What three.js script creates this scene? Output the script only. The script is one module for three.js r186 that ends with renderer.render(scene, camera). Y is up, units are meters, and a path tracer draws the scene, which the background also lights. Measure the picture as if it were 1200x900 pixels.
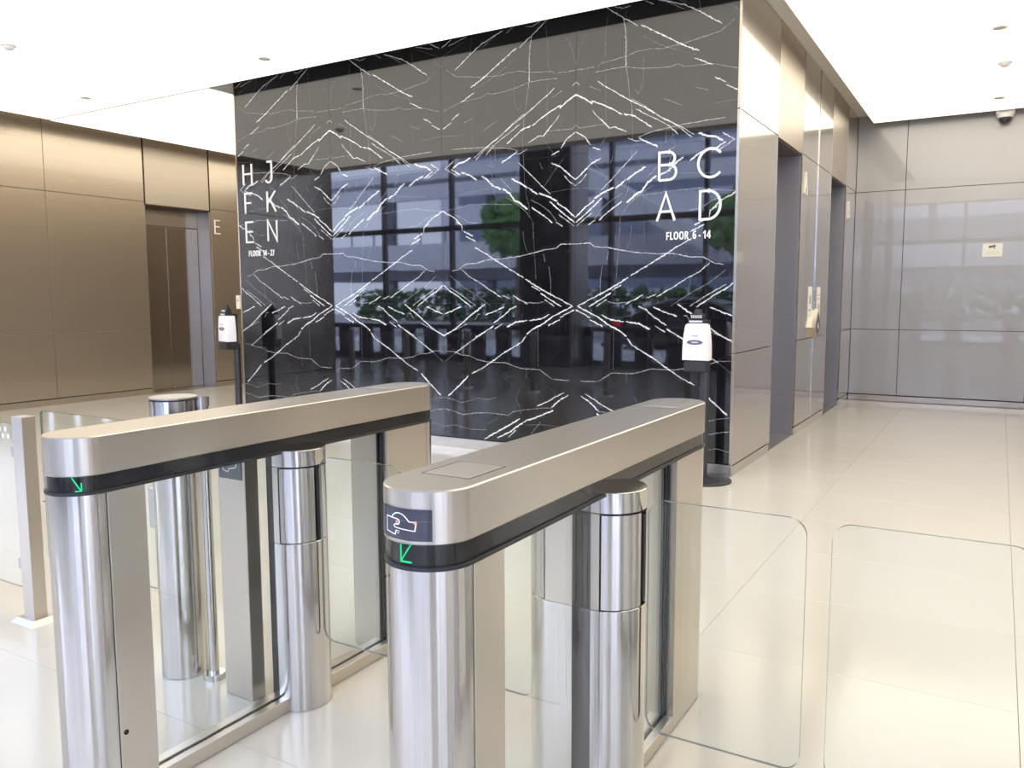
import * as THREE from 'three';
import { RoundedBoxGeometry } from 'three/addons/geometries/RoundedBoxGeometry.js';
import { mergeGeometries, toCreasedNormals } from 'three/addons/utils/BufferGeometryUtils.js';
import { RectAreaLightUniformsLib } from 'three/addons/lights/RectAreaLightUniformsLib.js';
import { FontLoader } from 'three/addons/loaders/FontLoader.js';
import { TextGeometry } from 'three/addons/geometries/TextGeometry.js';

// ---------------------------------------------------------------- camera, sky, lights, exposure
const scene = new THREE.Scene();
const camera = new THREE.PerspectiveCamera(2 * Math.atan(450 / 955) * 180 / Math.PI, 4 / 3, 0.05, 200);
camera.position.set(0, 1.4, 0);
camera.up.set(-0.05015777, 0.99458866, -0.09098133);
camera.lookAt(-0.5092517, 1.4 - 0.10383297, -0.85433098);
const renderer = new THREE.WebGLRenderer({ antialias: true });
renderer.toneMapping = THREE.LinearToneMapping;
renderer.toneMappingExposure = 1.02;
renderer.shadowMap.enabled = true;
RectAreaLightUniformsLib.init();

const SKY = new THREE.Color().setRGB(5.5, 6.15, 8.2);          // bright overcast daylight, cool beside the warm lamps
scene.background = SKY;
const GLOW = new THREE.Color().setRGB(1.0, 0.925, 0.79);         // warm backlit ceiling
const GLOW_SEEN = 1.35, GLOW_LIGHT = 0.58;

// ---------------------------------------------------------------- helpers
let seed = 7;
const rnd = () => { seed = (seed * 1664525 + 1013904223) >>> 0; return seed / 4294967296; };
const names = {};
function numbered(n) { const k = names[n] = (names[n] ?? -1) + 1; return k ? `${n}_${String(k).padStart(3, '0')}` : n; }
function shadows(o) { o.traverse((m) => { if (m.isMesh) { m.castShadow = true; m.receiveShadow = true; } }); return o; }
function thing(name, label, category, [x, y, z] = [0, 0, 0], group) {
  const o = new THREE.Group(); o.name = numbered(name); o.position.set(x, y, z);
  o.userData = { label, category }; if (group) o.userData.group = group;
  scene.add(o); return o;
}
function structure(name, label) {
  const o = new THREE.Group(); o.name = name; o.userData = { kind: 'structure' }; if (label) o.userData.label = label;
  scene.add(o); return o;
}
function part(name, geo, mat, parent, label) {
  const g = Array.isArray(geo) ? merge(geo) : geo;
  const m = new THREE.Mesh(g, mat); m.name = name; if (label) m.userData.label = label;
  m.castShadow = m.receiveShadow = true; parent.add(m); return m;
}
const parts = (name, list, mat, parent, label) => list.map((g) => part(name, g, mat, parent, label));
function merge(list) {
  const gs = list.map((g) => { const n = g.index ? g.toNonIndexed() : g.clone(); for (const k of Object.keys(n.attributes)) if (!['position', 'normal', 'uv'].includes(k)) n.deleteAttribute(k); n.clearGroups(); return n; });
  return mergeGeometries(gs, false);
}
const box = (w, h, d, x = 0, y = 0, z = 0) => new THREE.BoxGeometry(w, h, d).translate(x, y, z);
const rbox = (w, h, d, x = 0, y = 0, z = 0, r = 0.003, s = 1) => new RoundedBoxGeometry(w, h, d, s, Math.min(r, w / 2.01, h / 2.01, d / 2.01)).translate(x, y, z);
const span = (x0, x1, y0, y1, z0, z1) => box(x1 - x0, y1 - y0, z1 - z0, (x0 + x1) / 2, (y0 + y1) / 2, (z0 + z1) / 2);
const rspan = (x0, x1, y0, y1, z0, z1, r = 0.003, s = 1) => rbox(x1 - x0, y1 - y0, z1 - z0, (x0 + x1) / 2, (y0 + y1) / 2, (z0 + z1) / 2, r, s);
const cyl = (r0, r1, h, x, y, z, n = 32, open = false) => new THREE.CylinderGeometry(r1, r0, h, n, 1, open).translate(x, y + h / 2, z);   // y = foot
// a plan drawn in (x, -z) pushed up from y0 to y1
function raise(shape, y0, y1, bevel = 0, segments = 24) {
  const g = new THREE.ExtrudeGeometry(shape, { depth: y1 - y0 - 2 * bevel, bevelEnabled: bevel > 0, bevelThickness: bevel, bevelSize: bevel, bevelOffset: -bevel, bevelSegments: 1, curveSegments: segments });
  g.rotateX(-Math.PI / 2).translate(0, y0 + bevel, 0);
  return toCreasedNormals(g, 0.3);
}
function planUV(g, axis) {                       // uv in metres over the two axes that a panel faces
  const p = g.attributes.position, uv = new Float32Array(p.count * 2);
  for (let i = 0; i < p.count; i++) { uv[2 * i] = axis === 'x' ? p.getZ(i) : p.getX(i); uv[2 * i + 1] = axis === 'y' ? p.getZ(i) : p.getY(i); }
  g.setAttribute('uv', new THREE.BufferAttribute(uv, 2)); return g;
}
function canvas(w, h, draw, srgb = true) {
  const c = document.createElement('canvas'); c.width = w; c.height = h; draw(c.getContext('2d'), w, h);
  const t = new THREE.CanvasTexture(c); if (srgb) t.colorSpace = THREE.SRGBColorSpace; t.wrapS = t.wrapT = THREE.RepeatWrapping; t.magFilter = THREE.LinearFilter; return t;
}
function noiseTexture(w, h, value) {             // grey data texture from value(x, y) in 0..1
  const a = new Uint8Array(w * h * 4);
  for (let y = 0; y < h; y++) for (let x = 0; x < w; x++) { const v = Math.max(0, Math.min(255, Math.round(value(x, y) * 255))); a.set([v, v, v, 255], (y * w + x) * 4); }
  const t = new THREE.DataTexture(a, w, h); t.wrapS = t.wrapT = THREE.RepeatWrapping; t.magFilter = THREE.LinearFilter; t.needsUpdate = true; return t;
}

// ---------------------------------------------------------------- materials
const rgb = (r, g, b) => new THREE.Color().setRGB(r, g, b);
const std = (c, roughness, metalness = 0, more = {}) => new THREE.MeshPhysicalMaterial({ color: rgb(...c), roughness, metalness, ...more });
const lines = []; for (let i = 0; i < 256; i++) lines.push(rnd());
const hairline = noiseTexture(64, 256, (x, y) => 0.86 + 0.14 * (0.6 * lines[y] + 0.4 * lines[(y * 7 + (x >> 4) * 31) & 255]));      // long strokes of the brush, 1 m to a repeat
hairline.repeat.set(0.5, 1.3);
const upright = noiseTexture(256, 64, (x, y) => 0.74 + 0.26 * (0.6 * lines[x] + 0.4 * lines[(x * 5 + (y >> 4) * 17) & 255]));
upright.repeat.set(6, 1);
const M = {
  bronze: std([0.47, 0.41, 0.34], 0.24, 0.8, { map: hairline, clearcoat: 1, clearcoatRoughness: 0.06 }),
  bronzeDoor: std([0.55, 0.49, 0.42], 0.13, 0.95, { map: hairline }),
  bronzeDark: std([0.12, 0.1, 0.085], 0.35, 0.6),
  steel: std([0.68, 0.66, 0.645], 0.16, 1.0, { map: upright }),
  steelFlat: std([0.6, 0.555, 0.49], 0.29, 0.93),
  bronzeBrushed: std([0.56, 0.49, 0.4], 0.36, 0.9, { map: hairline }),
  bronzeBrightened: std([0.54, 0.46, 0.36], 0.24, 0.8, { map: hairline, clearcoat: 0.8, clearcoatRoughness: 0.08 }),  // the same bronze, with brighter light on the left wall put into the colour
  panelGloss: std([0.35, 0.343, 0.337], 0.4, 0.35, { clearcoat: 1, clearcoatRoughness: 0.0 }),
  jamb: std([0.42, 0.42, 0.44], 0.4, 0.95, { map: hairline }),
  steelDull: std([0.5, 0.48, 0.46], 0.35, 1.0),
  black: std([0.012, 0.012, 0.013], 0.12, 0, { ior: 1.5 }),
  blackMatt: std([0.015, 0.015, 0.017], 0.5),
  rubber: std([0.011, 0.011, 0.013], 0.6),
  groove: std([0.03, 0.027, 0.024], 0.8),
  glass: std([0.97, 0.985, 0.975], 0.0, 0, { transmission: 1, thickness: 0, ior: 1.5 }),
  glassEdge: std([0.13, 0.145, 0.135], 0.15, 0, { ior: 1.5 }),
  facadeGlass: std([0.97, 0.98, 0.985], 0.0, 0, { transmission: 1, thickness: 0, ior: 1.5 }),
  white: std([0.8, 0.8, 0.8], 0.5),
  letter: std([0.82, 0.82, 0.82], 0.4),
  plastic: std([0.82, 0.79, 0.78], 0.35),
  soffit: std([0.82, 0.79, 0.74], 0.6),
  plaster: std([0.75, 0.72, 0.67], 0.7),
  glow: new THREE.MeshStandardMaterial({ color: rgb(0.8, 0.78, 0.74), roughness: 0.6, emissive: GLOW, emissiveIntensity: GLOW_SEEN }),
  led: new THREE.MeshStandardMaterial({ color: rgb(0, 0.05, 0.02), emissive: rgb(0.01, 0.9, 0.35), emissiveIntensity: 1.0 }),
  ledRed: new THREE.MeshStandardMaterial({ color: rgb(0.2, 0.05, 0.02), emissive: rgb(1.0, 0.45, 0.25), emissiveIntensity: 1.0 }),
};
// ---------------------------------------------------------------- the setting
const XB = -1.742, XBL = -7.24, ZM = -6.28, ZB = -12.0, XL = -10.85, HS = 3.8, HP = 3.66;      // block sides, marble face, back wall, left wall, soffit, lit panels

// floor: polished cream tiles, each its own piece where they can be told apart
{
  const floor = structure('floor', 'polished cream floor of large square-set tiles');
  const tint = [[0.545, 0.513, 0.44], [0.549, 0.516, 0.444], [0.539, 0.508, 0.435]];
  const cloud = noiseTexture(128, 128, (x, y) => { let v = 0; for (const [f, a] of [[1, 1], [2, 0.6], [5, 0.35]]) v += a * Math.sin((x / 128) * 6.2832 * f + 1.3 * f) * Math.cos((y / 128) * 6.2832 * f + f); return 0.975 + 0.012 * v; });
  cloud.repeat.set(0.4, 0.4);
  const mats = tint.map((c) => std(c, 0.13, 0, { ior: 1.52, map: cloud }));
  part('floor_bed', span(-17.2, 9.2, -0.12, -0.006, -12.4, 3.2), std([0.5, 0.46, 0.39], 0.8), floor);
  const px = 1.13, pz = 0.735, x0 = -1.007, z0 = -2.396, rest = [];
  const tile = rbox(px - 0.0012, 0.012, pz - 0.0012, 0, -0.006, 0, 0.0012, 1);
  let n = 0;
  for (let j = 10; j > -15; j--) for (let i = -15; i < 10; i++) {
    const cx = x0 + (i + 0.5) * px, cz = z0 + (j + 0.5) * pz;
    if (cz > 3.4 || cz < -12.3 || cx < -17.4 || cx > 9.3) continue;
    const far = Math.atan2(cx, -cz) * 57.3;
    const seen = cz < -0.6 && far < 4 && far > -66 && cx > -11.3 && !(cz < ZM - 0.4 && cx > XBL + 0.6 && cx < XB - 0.6);
    if (seen && n < 295) { n++; const m = part('floor_tile', planUV(tile.clone().translate(cx, 0, cz), 'y'), mats[Math.floor(rnd() * 3)], floor); }
    else rest.push(tile.clone().translate(cx, 0, cz));
  }
  const r = part('floor_tiling', planUV(merge(rest), 'y'), mats[0], floor); r.userData.kind = 'stuff';
}

// ceiling slab over the low lobby, dark coves, header and the tall ceiling of the entrance hall
{
  const c = structure('ceiling', 'ceiling slab with grey coves around the lit panels');
  part('soffit', span(-11.4, 9.2, HS, HS + 0.2, -12.4, -1.6), M.soffit, c);
  part('hall_soffit', span(-17.2, 9.2, 6.6, 6.8, -1.6, 3.4), M.plaster, c);
  part('header', span(-17.2, 9.2, HP - 0.02, 6.6, -1.72, -1.5), M.plaster, c);
}
function litPanel(label, x0, x1, z0, z1, light = GLOW_LIGHT) {
  const t = thing('ceiling_light', label, 'ceiling light', [(x0 + x1) / 2, HP, (z0 + z1) / 2], 'backlit ceiling panels');
  const w = x1 - x0, d = z1 - z0;
  part('diffuser', box(w - 0.012, 0.02, d - 0.012, 0, 0.01, 0), M.glow, t);
  parts('edge_frame', [box(w, 0.138, 0.006, 0, 0.071, d / 2), box(w, 0.138, 0.006, 0, 0.071, -d / 2), box(0.006, 0.138, d, w / 2, 0.071, 0), box(0.006, 0.138, d, -w / 2, 0.071, 0)], M.white, t);
  const l = new THREE.RectAreaLight(GLOW, light, w - 0.05, d - 0.05);
  l.position.set(0, -0.012, 0); l.rotation.x = -Math.PI / 2; t.add(l);
}
litPanel('wide backlit ceiling panel above the entry gates and in front of the marble wall', -10.38, 8.6, -6.08, -1.76);
litPanel('backlit ceiling panel over the narrow lobby beside lift E', -10.42, -7.42, -11.9, -6.105, 0.8);
litPanel('backlit ceiling panel over the lobby beside lift A', -1.53, 1.66, -11.8, -6.09, 1.25);

// metal wall panels: pieces with open joints on a dark backing
function panelsX(parent, x, dir, zs, ys, mat = M.bronze, t = 0.02) {      // faces +-x
  for (let i = 0; i + 1 < zs.length; i++) for (let j = 0; j + 1 < ys.length; j++)
    part('wall_panel', planUV(rspan(dir > 0 ? x - t : x, dir > 0 ? x : x + t, ys[j] + 0.003, ys[j + 1] - 0.003, Math.min(zs[i], zs[i + 1]) + 0.003, Math.max(zs[i], zs[i + 1]) - 0.003, 0.002), 'x'), mat, parent);
}
function panelsZ(parent, z, xs, ys, mat = M.bronze, t = 0.02) {           // faces +z
  for (let i = 0; i + 1 < xs.length; i++) for (let j = 0; j + 1 < ys.length; j++)
    part('wall_panel', planUV(rspan(xs[i] + 0.003, xs[i + 1] - 0.003, ys[j] + 0.003, ys[j + 1] - 0.003, z - t, z, 0.002), 'z'), mat, parent);
}
const Y1 = 0.972, Y2 = 2.815, SK = 0.09;

// a lift opening set into a wall that faces dir along x; z0 nearer to the camera than z1
function liftDoor(name, label, x, dir, z0, z1, depth, mid) {
  const d = structure(name, label), xd = x - dir * depth, top = Y2 - 0.02, tr = 2.53, a = Math.min(x - dir * 0.02, xd), b = Math.max(x - dir * 0.02, xd);
  const X = (p, q) => [Math.min(p, q), Math.max(p, q)];
  for (const [p, q] of [[z0, mid], [mid, z1]]) part('door_leaf', planUV(rspan(...X(xd - dir * 0.03, xd - dir * 0.005), 0.01, tr - 0.004, Math.min(p, q) + 0.003, Math.max(p, q) - 0.003, 0.004), 'x'), M.bronzeDoor, d);
  part('transom_panel', planUV(rspan(...X(xd - dir * 0.03, xd), tr + 0.004, top, z1, z0, 0.002), 'x'), M.bronze, d);
  part('door_jamb', planUV(span(a, b, 0, top, z1 - 0.018, z1), 'z'), M.jamb, d);
  part('door_jamb', planUV(span(a, b, 0, top, z0, z0 + 0.018), 'z'), M.jamb, d);
  part('lintel', span(a, b, top, top + 0.015, z1, z0), M.bronzeDark, d);
  part('sill', span(a, b, 0.0, 0.006, z1, z0), M.steelDull, d);
  return d;
}

// left wall with lift E
{
  const w = structure('wall_left', 'long bronze panelled wall with lift E');
  parts('backing', [span(XL - 0.45, XL - 0.34, 0, HS, -12.4, -0.95), span(XL - 0.34, XL - 0.021, 0, HS, -7.69, -0.95), span(XL - 0.34, XL - 0.021, 0, HS, -12.4, -8.86), span(XL - 0.34, XL - 0.021, Y2, HS, -8.86, -7.69)], M.groove, w);
  panelsX(w, XL, 1, [-0.96, -1.89, -3.34, -4.79, -6.24, -7.69], [SK, Y1, Y2 + 0.02, HS], M.bronzeBrightened);
  panelsX(w, XL, 1, [-7.71, -8.84], [Y2 - 0.01, HS], M.bronzeBrushed);
  panelsX(w, XL, 1, [-8.86, -10.3, -11.74, -12.3], [SK, Y1, Y2 + 0.02, HS], M.bronzeBrightened);
  parts('skirting', [span(XL - 0.02, XL - 0.008, 0, SK - 0.01, -7.69, -0.96), span(XL - 0.02, XL - 0.008, 0, SK - 0.01, -12.3, -8.86)], M.bronzeBrightened, w);
  part('end_panel', span(XL - 0.45, XL, 0, HS, -0.95, -0.93), M.bronze, w);
  liftDoor('door_3', 'lift E door of two bronze leaves', XL, 1, -7.71, -8.84, 0.3, -8.255);
}

// the block between the lobbies: marble face, lift side with A and B, plain far side
{
  const w = structure('wall_lobby', 'bronze panelled side wall with lifts A and B');
  parts('backing', [span(-2.6, XB - 0.4, 0, HS, -12.4, ZM - 0.04), span(XB - 0.4, XB - 0.021, 0, HS, -7.48, ZM - 0.04), span(XB - 0.4, XB - 0.021, 0, HS, -10.13, -8.55), span(XB - 0.4, XB - 0.021, 0, HS, -12.4, -11.22), span(XB - 0.4, XB - 0.021, Y2, HS, -12.0, -7.4)], M.groove, w);
  panelsX(w, XB, 1, [ZM + 0.012, -7.49], [SK, Y1, Y2, HS]);
  panelsX(w, XB, 1, [-7.5, -8.53], [Y2 - 0.01, HS], M.bronzeBrushed);
  panelsX(w, XB, 1, [-8.54, -9.36, -10.14], [SK, Y1, Y2, HS]);
  panelsX(w, XB, 1, [-10.15, -11.2], [Y2 - 0.01, HS], M.bronzeBrushed);
  panelsX(w, XB, 1, [-11.21, ZB], [SK, Y1, Y2, HS]);
  parts('skirting', [span(XB - 0.02, XB - 0.008, 0, SK - 0.012, -7.49, ZM), span(XB - 0.02, XB - 0.008, 0, SK - 0.012, -10.14, -8.54), span(XB - 0.02, XB - 0.008, 0, SK - 0.012, ZB, -11.21)], M.bronze, w);
  parts('corner_bead', [span(XB - 0.006, XB + 0.001, SK, HS, -7.497, -7.485), span(XB - 0.006, XB + 0.001, SK, HS, -10.147, -10.135), span(XB - 0.006, XB + 0.008, SK, HS, -9.372, -9.348)], M.steel, w);
  liftDoor('door_1', 'lift A door beside the call button', XB, 1, -7.5, -8.53, 0.32, -8.02);
  liftDoor('door_2', 'lift B door next to the back wall', XB, 1, -10.15, -11.2, 0.32, -10.68);
  const s = structure('wall_block_side', 'plain bronze far side of the marble block');
  part('backing', span(XBL + 0.02, -2.6, 0, HS, -12.4, ZM - 0.04), M.groove, s);
  for (let z = ZM; z > -12.2; z -= 1.5) panelsX(s, XBL, -1, [z - 0.012, Math.max(z - 1.5, -12.3)], [SK, Y1, Y2, HS]);
  part('corner_bead', span(XBL - 0.004, XBL + 0.012, 0, HS, ZM - 0.014, ZM + 0.004), M.bronzeDoor, s);
}
// veins of one slab: width in millimetres, then points (thousandths of the slab width from its meeting edge, millimetres above the floor)
const VEINS_TOP = [[6, 201, 3729, 304, 3632, 396, 3547], [7, 419, 3547, 499, 3483, 595, 3405, 693, 3325, 763, 3283], [2, 429, 3463, 538, 3372, 625, 3318, 743, 3257], [6, 738, 3232, 839, 3164], [6, 856, 3069, 918, 3022], [6, 918, 3005, 986, 2953], [6, 517, 3717, 594, 3681, 676, 3639, 751, 3578, 888, 3451], [3, 536, 3706, 632, 3641, 672, 3605], [5, 442, 3727, 489, 3690], [5, 250, 3730, 304, 3701, 349, 3711], [3, 954, 3469, 883, 3399, 693, 3358, 547, 3342, 481, 3356, 396, 3353, 322, 3329, 250, 3317, 165, 3306, 142, 3278], [3, 125, 3285, 63, 3283, 3, 3288], [3, 129, 3242, 223, 3249, 313, 3250, 406, 3221, 519, 3201, 606, 3194, 635, 3210, 684, 3180, 845, 3169, 979, 3112], [5, 308, 3623, 318, 3551, 324, 3437, 324, 3257], [3, 324, 3257, 341, 3132, 350, 3005, 364, 2943, 367, 2846], [2, 209, 3694, 196, 3567, 191, 3347], [2, 196, 3212, 200, 2854], [2, 750, 3721, 766, 3592], [6, 147, 3167, 205, 3109, 268, 3056, 350, 2984, 444, 2912, 501, 2860], [4, 364, 2991, 444, 2923, 506, 2861], [8, -2, 3088, 63, 3042, 107, 2998], [7, 107, 3018, 178, 2978, 250, 2925, 300, 2882], [7, 314, 2882, 388, 2855], [5, 111, 2946, 137, 2897, 204, 2817], [2, 1079, 3573, 1016, 3498], [2, 943, 3574, 1001, 3506], [2, 1017, 3425, 1081, 3397, 1008, 3332], [3, 740, 3017, 821, 2979], [3, 559, 2962, 671, 2890], [6, 1085, 3031, 1039, 2961, 1007, 2939], [2, 73, 3571, 47, 3514, 21, 3427, -1, 3325], [3, 186, 2820, 27, 2813, -7, 2849, -59, 2849], [2, 378, 3069, 406, 3020, 434, 3105, 434, 3299], [3, 94, 3136, 164, 3091], [4, 3, 3187, 24, 3160], [6, 916, 3724, 988, 3673], [5, 799, 3721, 932, 3677], [2, 820, 3687, 1005, 3586]];
const VEINS_MIDDLE = [[9, 773, 2665, 829, 2637, 865, 2630, 906, 2595], [5, 906, 2652, 972, 2595, 922, 2551, 871, 2517], [8, 922, 2580, 850, 2526], [8, 840, 2548, 779, 2518, 724, 2467], [9, 679, 2494, 639, 2458, 600, 2404, 537, 2370], [9, 518, 2368, 465, 2319, 432, 2260, 399, 2241, 342, 2181], [7, 305, 2189, 250, 2141, 195, 2088, 163, 2051], [6, 136, 2054, 91, 2016], [3, 541, 2459, 455, 2351], [8, 455, 2448, 389, 2405, 342, 2362], [8, 333, 2361, 268, 2300], [9, 250, 2304, 186, 2271, 127, 2228], [8, 123, 2212, 60, 2153, 3, 2085], [7, 177, 2227, 96, 2135, 7, 2043], [5, 114, 2114, 7, 2011], [5, 403, 2581, 333, 2492, 231, 2362, 172, 2291], [8, 416, 2676, 474, 2634, 526, 2596], [4, 342, 2688, 398, 2657, 445, 2658], [5, 444, 2919, 521, 2843, 588, 2786, 667, 2730, 742, 2661], [5, 388, 2911, 444, 2865, 521, 2810, 598, 2743, 648, 2677], [6, 369, 2865, 407, 2832, 487, 2756], [5, 559, 2815, 638, 2748, 728, 2642], [6, 164, 2866, 222, 2785, 254, 2789, 332, 2741], [6, 1, 2785, 62, 2736, 101, 2667], [6, 115, 2643, 164, 2617], [7, 164, 2548, 105, 2514, 61, 2462, 0, 2395], [5, 79, 2437, 39, 2380, -5, 2342], [2, 231, 2765, 137, 2603], [2, 79, 2585, 132, 2507, 222, 2356], [4, 915, 2762, 777, 2753, 677, 2748, 502, 2720, 407, 2685], [2, 1002, 2888, 827, 2875], [2, 367, 2907, 374, 2746, 365, 2582, 361, 2418, 347, 2297, 328, 2207, 324, 2119, 305, 2074, 296, 1920], [3, 639, 2587, 590, 2565], [2, 624, 2557, 600, 2476, 591, 2364, 571, 2284, 582, 2183], [2, 862, 2357, 750, 2368, 610, 2382], [3, 999, 2210, 853, 2234, 781, 2251, 621, 2245, 456, 2227], [7, 999, 2210, 905, 2145, 849, 2077], [3, 916, 2181, 833, 2134, 792, 2097, 711, 2085], [2, 186, 2303, 70, 2319, -61, 2328], [3, 250, 2563, 231, 2507], [2, 398, 2543, 422, 2447], [3, 314, 2255, 250, 2212, 177, 2141, 127, 2056], [2, 618, 2724, 614, 2601], [2, 579, 2719, 575, 2618], [3, 503, 2300, 408, 2225, 347, 2154, 324, 2108], [2, -25, 2672, -26, 2536]];
const VEINS_LOWER = [[6, 890, 2107, 844, 2075, 839, 2023], [7, 824, 2016, 758, 1972], [7, 809, 1969, 733, 1919], [7, 738, 1867, 663, 1812, 584, 1752, 496, 1681, 371, 1587], [7, 353, 1570, 268, 1507, 185, 1445, 103, 1395, 18, 1335], [6, 306, 1508, 250, 1468], [7, 240, 1446, 185, 1401, 98, 1335], [6, 213, 1390, 144, 1335], [5, 926, 1659, 879, 1669, 811, 1720, 734, 1723, 633, 1754, 525, 1757, 400, 1773, 287, 1801, 204, 1825, 131, 1833, 100, 1864, 6, 1862, -63, 1847], [6, 847, 1674, 796, 1614, 705, 1548, 635, 1490, 536, 1414], [6, 526, 1431, 468, 1402], [7, 448, 1431, 410, 1402, 343, 1357], [4, 339, 1368, 268, 1362, 222, 1374], [3, 942, 1618, 849, 1522, 736, 1438, 621, 1339], [7, 996, 1530, 954, 1482, 881, 1428, 778, 1333], [5, 943, 1505, 839, 1427, 737, 1339], [8, 994, 1261, 856, 1327], [8, 1001, 1056, 894, 1131, 789, 1239, 666, 1351], [4, 990, 1069, 810, 1168], [7, 656, 1258, 566, 1299, 517, 1328], [7, 425, 1334, 468, 1311, 517, 1254, 596, 1184], [8, 493, 1151, 430, 1192, 344, 1210], [7, 325, 1211, 250, 1223, 180, 1263], [8, 27, 1330, 85, 1291, 148, 1252, 222, 1184, 296, 1138, 344, 1091], [7, 9, 1302, 103, 1241], [7, 107, 1219, 185, 1170], [7, 597, 1155, 667, 1101, 739, 1052], [6, 527, 1179, 587, 1132], [2, 296, 2066, 291, 1846, 282, 1702, 277, 1569], [2, 371, 1994, 362, 1882, 343, 1815], [3, 222, 1788, 213, 1721], [3, 185, 1677, 171, 1566, 171, 1423], [2, 740, 1566, 721, 1415], [4, 748, 1210, 717, 1263, 702, 1264]];
const VEINS_FOOT = [[7, 353, 1068, 382, 1016, 450, 968, 528, 907, 608, 834, 690, 765, 772, 712], [8, 804, 687, 878, 591, 964, 494], [6, 688, 1083, 801, 991, 907, 897], [2, 907, 897, 993, 815], [4, 981, 912, 912, 909, 854, 881, 792, 878, 730, 845, 638, 826, 509, 827, 392, 781, 250, 778, 157, 699, 38, 695], [2, 264, 1144, 261, 806], [2, 354, 801, 349, 698], [3, 1008, 472, 922, 455, 858, 433, 784, 460, 722, 489, 651, 480, 580, 501], [4, 993, 363, 923, 345, 849, 321, 765, 342, 661, 357, 560, 355, 486, 348], [3, 1120, 233, 1065, 232, 994, 194, 913, 217, 850, 200, 776, 189, 652, 197], [7, 47, 567, 101, 523, 165, 449], [6, 74, 587, 147, 536, 203, 492, 268, 452], [3, 486, 348, 451, 383, 374, 408, 221, 439, 165, 444], [8, 156, 422, 221, 382, 297, 340, 354, 311, 393, 278, 472, 199, 571, 134], [8, 403, 323, 491, 250, 591, 174, 673, 111], [7, 432, 215, 482, 151], [2, 402, 590, 427, 507, 398, 440, 393, 371], [2, 571, 307, 652, 251, 725, 111], [3, 245, 311, 316, 193], [2, 374, 274, 240, 288, 119, 286]];
const VEINS = [...VEINS_TOP, ...VEINS_MIDDLE, ...VEINS_LOWER, ...VEINS_FOOT];

// black marble with white veins: one slab, book-matched left to right by mirrored uv
const slabW = 1.3745, slabH = 3.75;
const marbleMap = canvas(752, 2048, (g, w, h) => {
  const X = (u) => u * w, Y = (y) => h - (y / 1000 / slabH) * h, k = w / slabW / 1000;      // k: texels per millimetre
  g.fillStyle = 'rgb(21,21,25)'; g.fillRect(0, 0, w, h);
  for (let i = 0; i < 900; i++) { g.fillStyle = `rgba(${rnd() < 0.5 ? '8,8,10' : '44,44,50'},${0.05 + 0.1 * rnd()})`; const r = 8 + 60 * rnd(); g.beginPath(); g.ellipse(rnd() * w, rnd() * h, r, r * (0.3 + 0.5 * rnd()), rnd() * 3, 0, 6.3); g.fill(); }
  for (let i = 0; i < 2600; i++) { g.fillStyle = `rgba(190,190,192,${0.12 + 0.5 * rnd() ** 3})`; const s = 0.6 + 1.5 * rnd() ** 3; g.fillRect(rnd() * w, rnd() * h, s, s * (0.6 + rnd())); }
  const stroke = (pts, wide, alpha, broken) => {
    for (let s = 0; s + 1 < pts.length; s++) {
      const [x0, y0] = pts[s], [x1, y1] = pts[s + 1], len = Math.hypot(x1 - x0, y1 - y0), n = Math.max(2, Math.round(len / 7));
      let px = x0, py = y0, gap = 0;
      for (let i = 1; i <= n; i++) {
        const t = i / n, j = i === n ? 0 : 1.5 + wide * 0.4, x = x0 + (x1 - x0) * t + (rnd() - 0.5) * j, y = y0 + (y1 - y0) * t + (rnd() - 0.5) * j;
        if (broken && rnd() < 0.1) gap = 1 + Math.floor(rnd() * 2);
        if (gap > 0) gap--; else { g.strokeStyle = `rgba(226,226,224,${alpha * (0.7 + 0.3 * rnd())})`; g.lineWidth = wide * (0.55 + 0.75 * rnd()); g.lineCap = 'round'; g.beginPath(); g.moveTo(px, py); g.lineTo(x, y); g.stroke(); }
        px = x; py = y;
      }
    }
  };
  for (const [wide, ...v] of VEINS) {
    const pts = []; for (let i = 0; i < v.length; i += 2) pts.push([X(v[i] / 1000), Y(v[i + 1])]);
    stroke(pts, Math.max(0.85, wide * 1.4 * k), Math.min(1, 0.34 + wide * 0.085), false);
    if (wide > 4) for (let q = 0; q < 3; q++) {                                                 // finer veins that run beside a strong one
      const d = (8 + 16 * rnd()) * (rnd() < 0.5 ? -1 : 1), [a, b] = [pts[0], pts[pts.length - 1]], l = Math.hypot(b[0] - a[0], b[1] - a[1]) || 1, dx = -(b[1] - a[1]) / l * d * 0.6, dy = (b[0] - a[0]) / l * d * 0.6;
      stroke(pts.map(([x, y]) => [x + dx + 2 * rnd(), y + dy + 2 * rnd()]), 0.7, 0.14 + 0.22 * rnd(), true);
    }
    if (wide > 6) for (let q = 0; q < pts.length; q++) { const [x, y] = pts[q]; for (let z = 0; z < 3; z++) { const t = rnd() * 6.3, l = 6 + 12 * rnd(); stroke([[x + 6 * (rnd() - 0.5), y], [x + l * Math.cos(t), y + l * Math.sin(t)]], 0.7, 0.2 + 0.2 * rnd(), true); } }
  }
  for (let i = 0; i < 90; i++) {                                                             // hair-thin upright cracks and whiskers along the veins
    let x = rnd() * w, y = rnd() * h; const pts = [[x, y]], steep = rnd() < 0.5, n = 3 + Math.floor(rnd() * 4);
    for (let s = 0; s < n; s++) { x += (rnd() - 0.5) * (steep ? 14 : 70); y += steep ? 30 + 40 * rnd() : (rnd() - 0.5) * 60; pts.push([x, y]); }
    stroke(pts, 0.8, 0.16 + 0.2 * rnd(), true);
  }
});
const marble = new THREE.MeshPhysicalMaterial({ map: marbleMap, roughness: 0.025, metalness: 0, ior: 1.66 });
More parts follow.
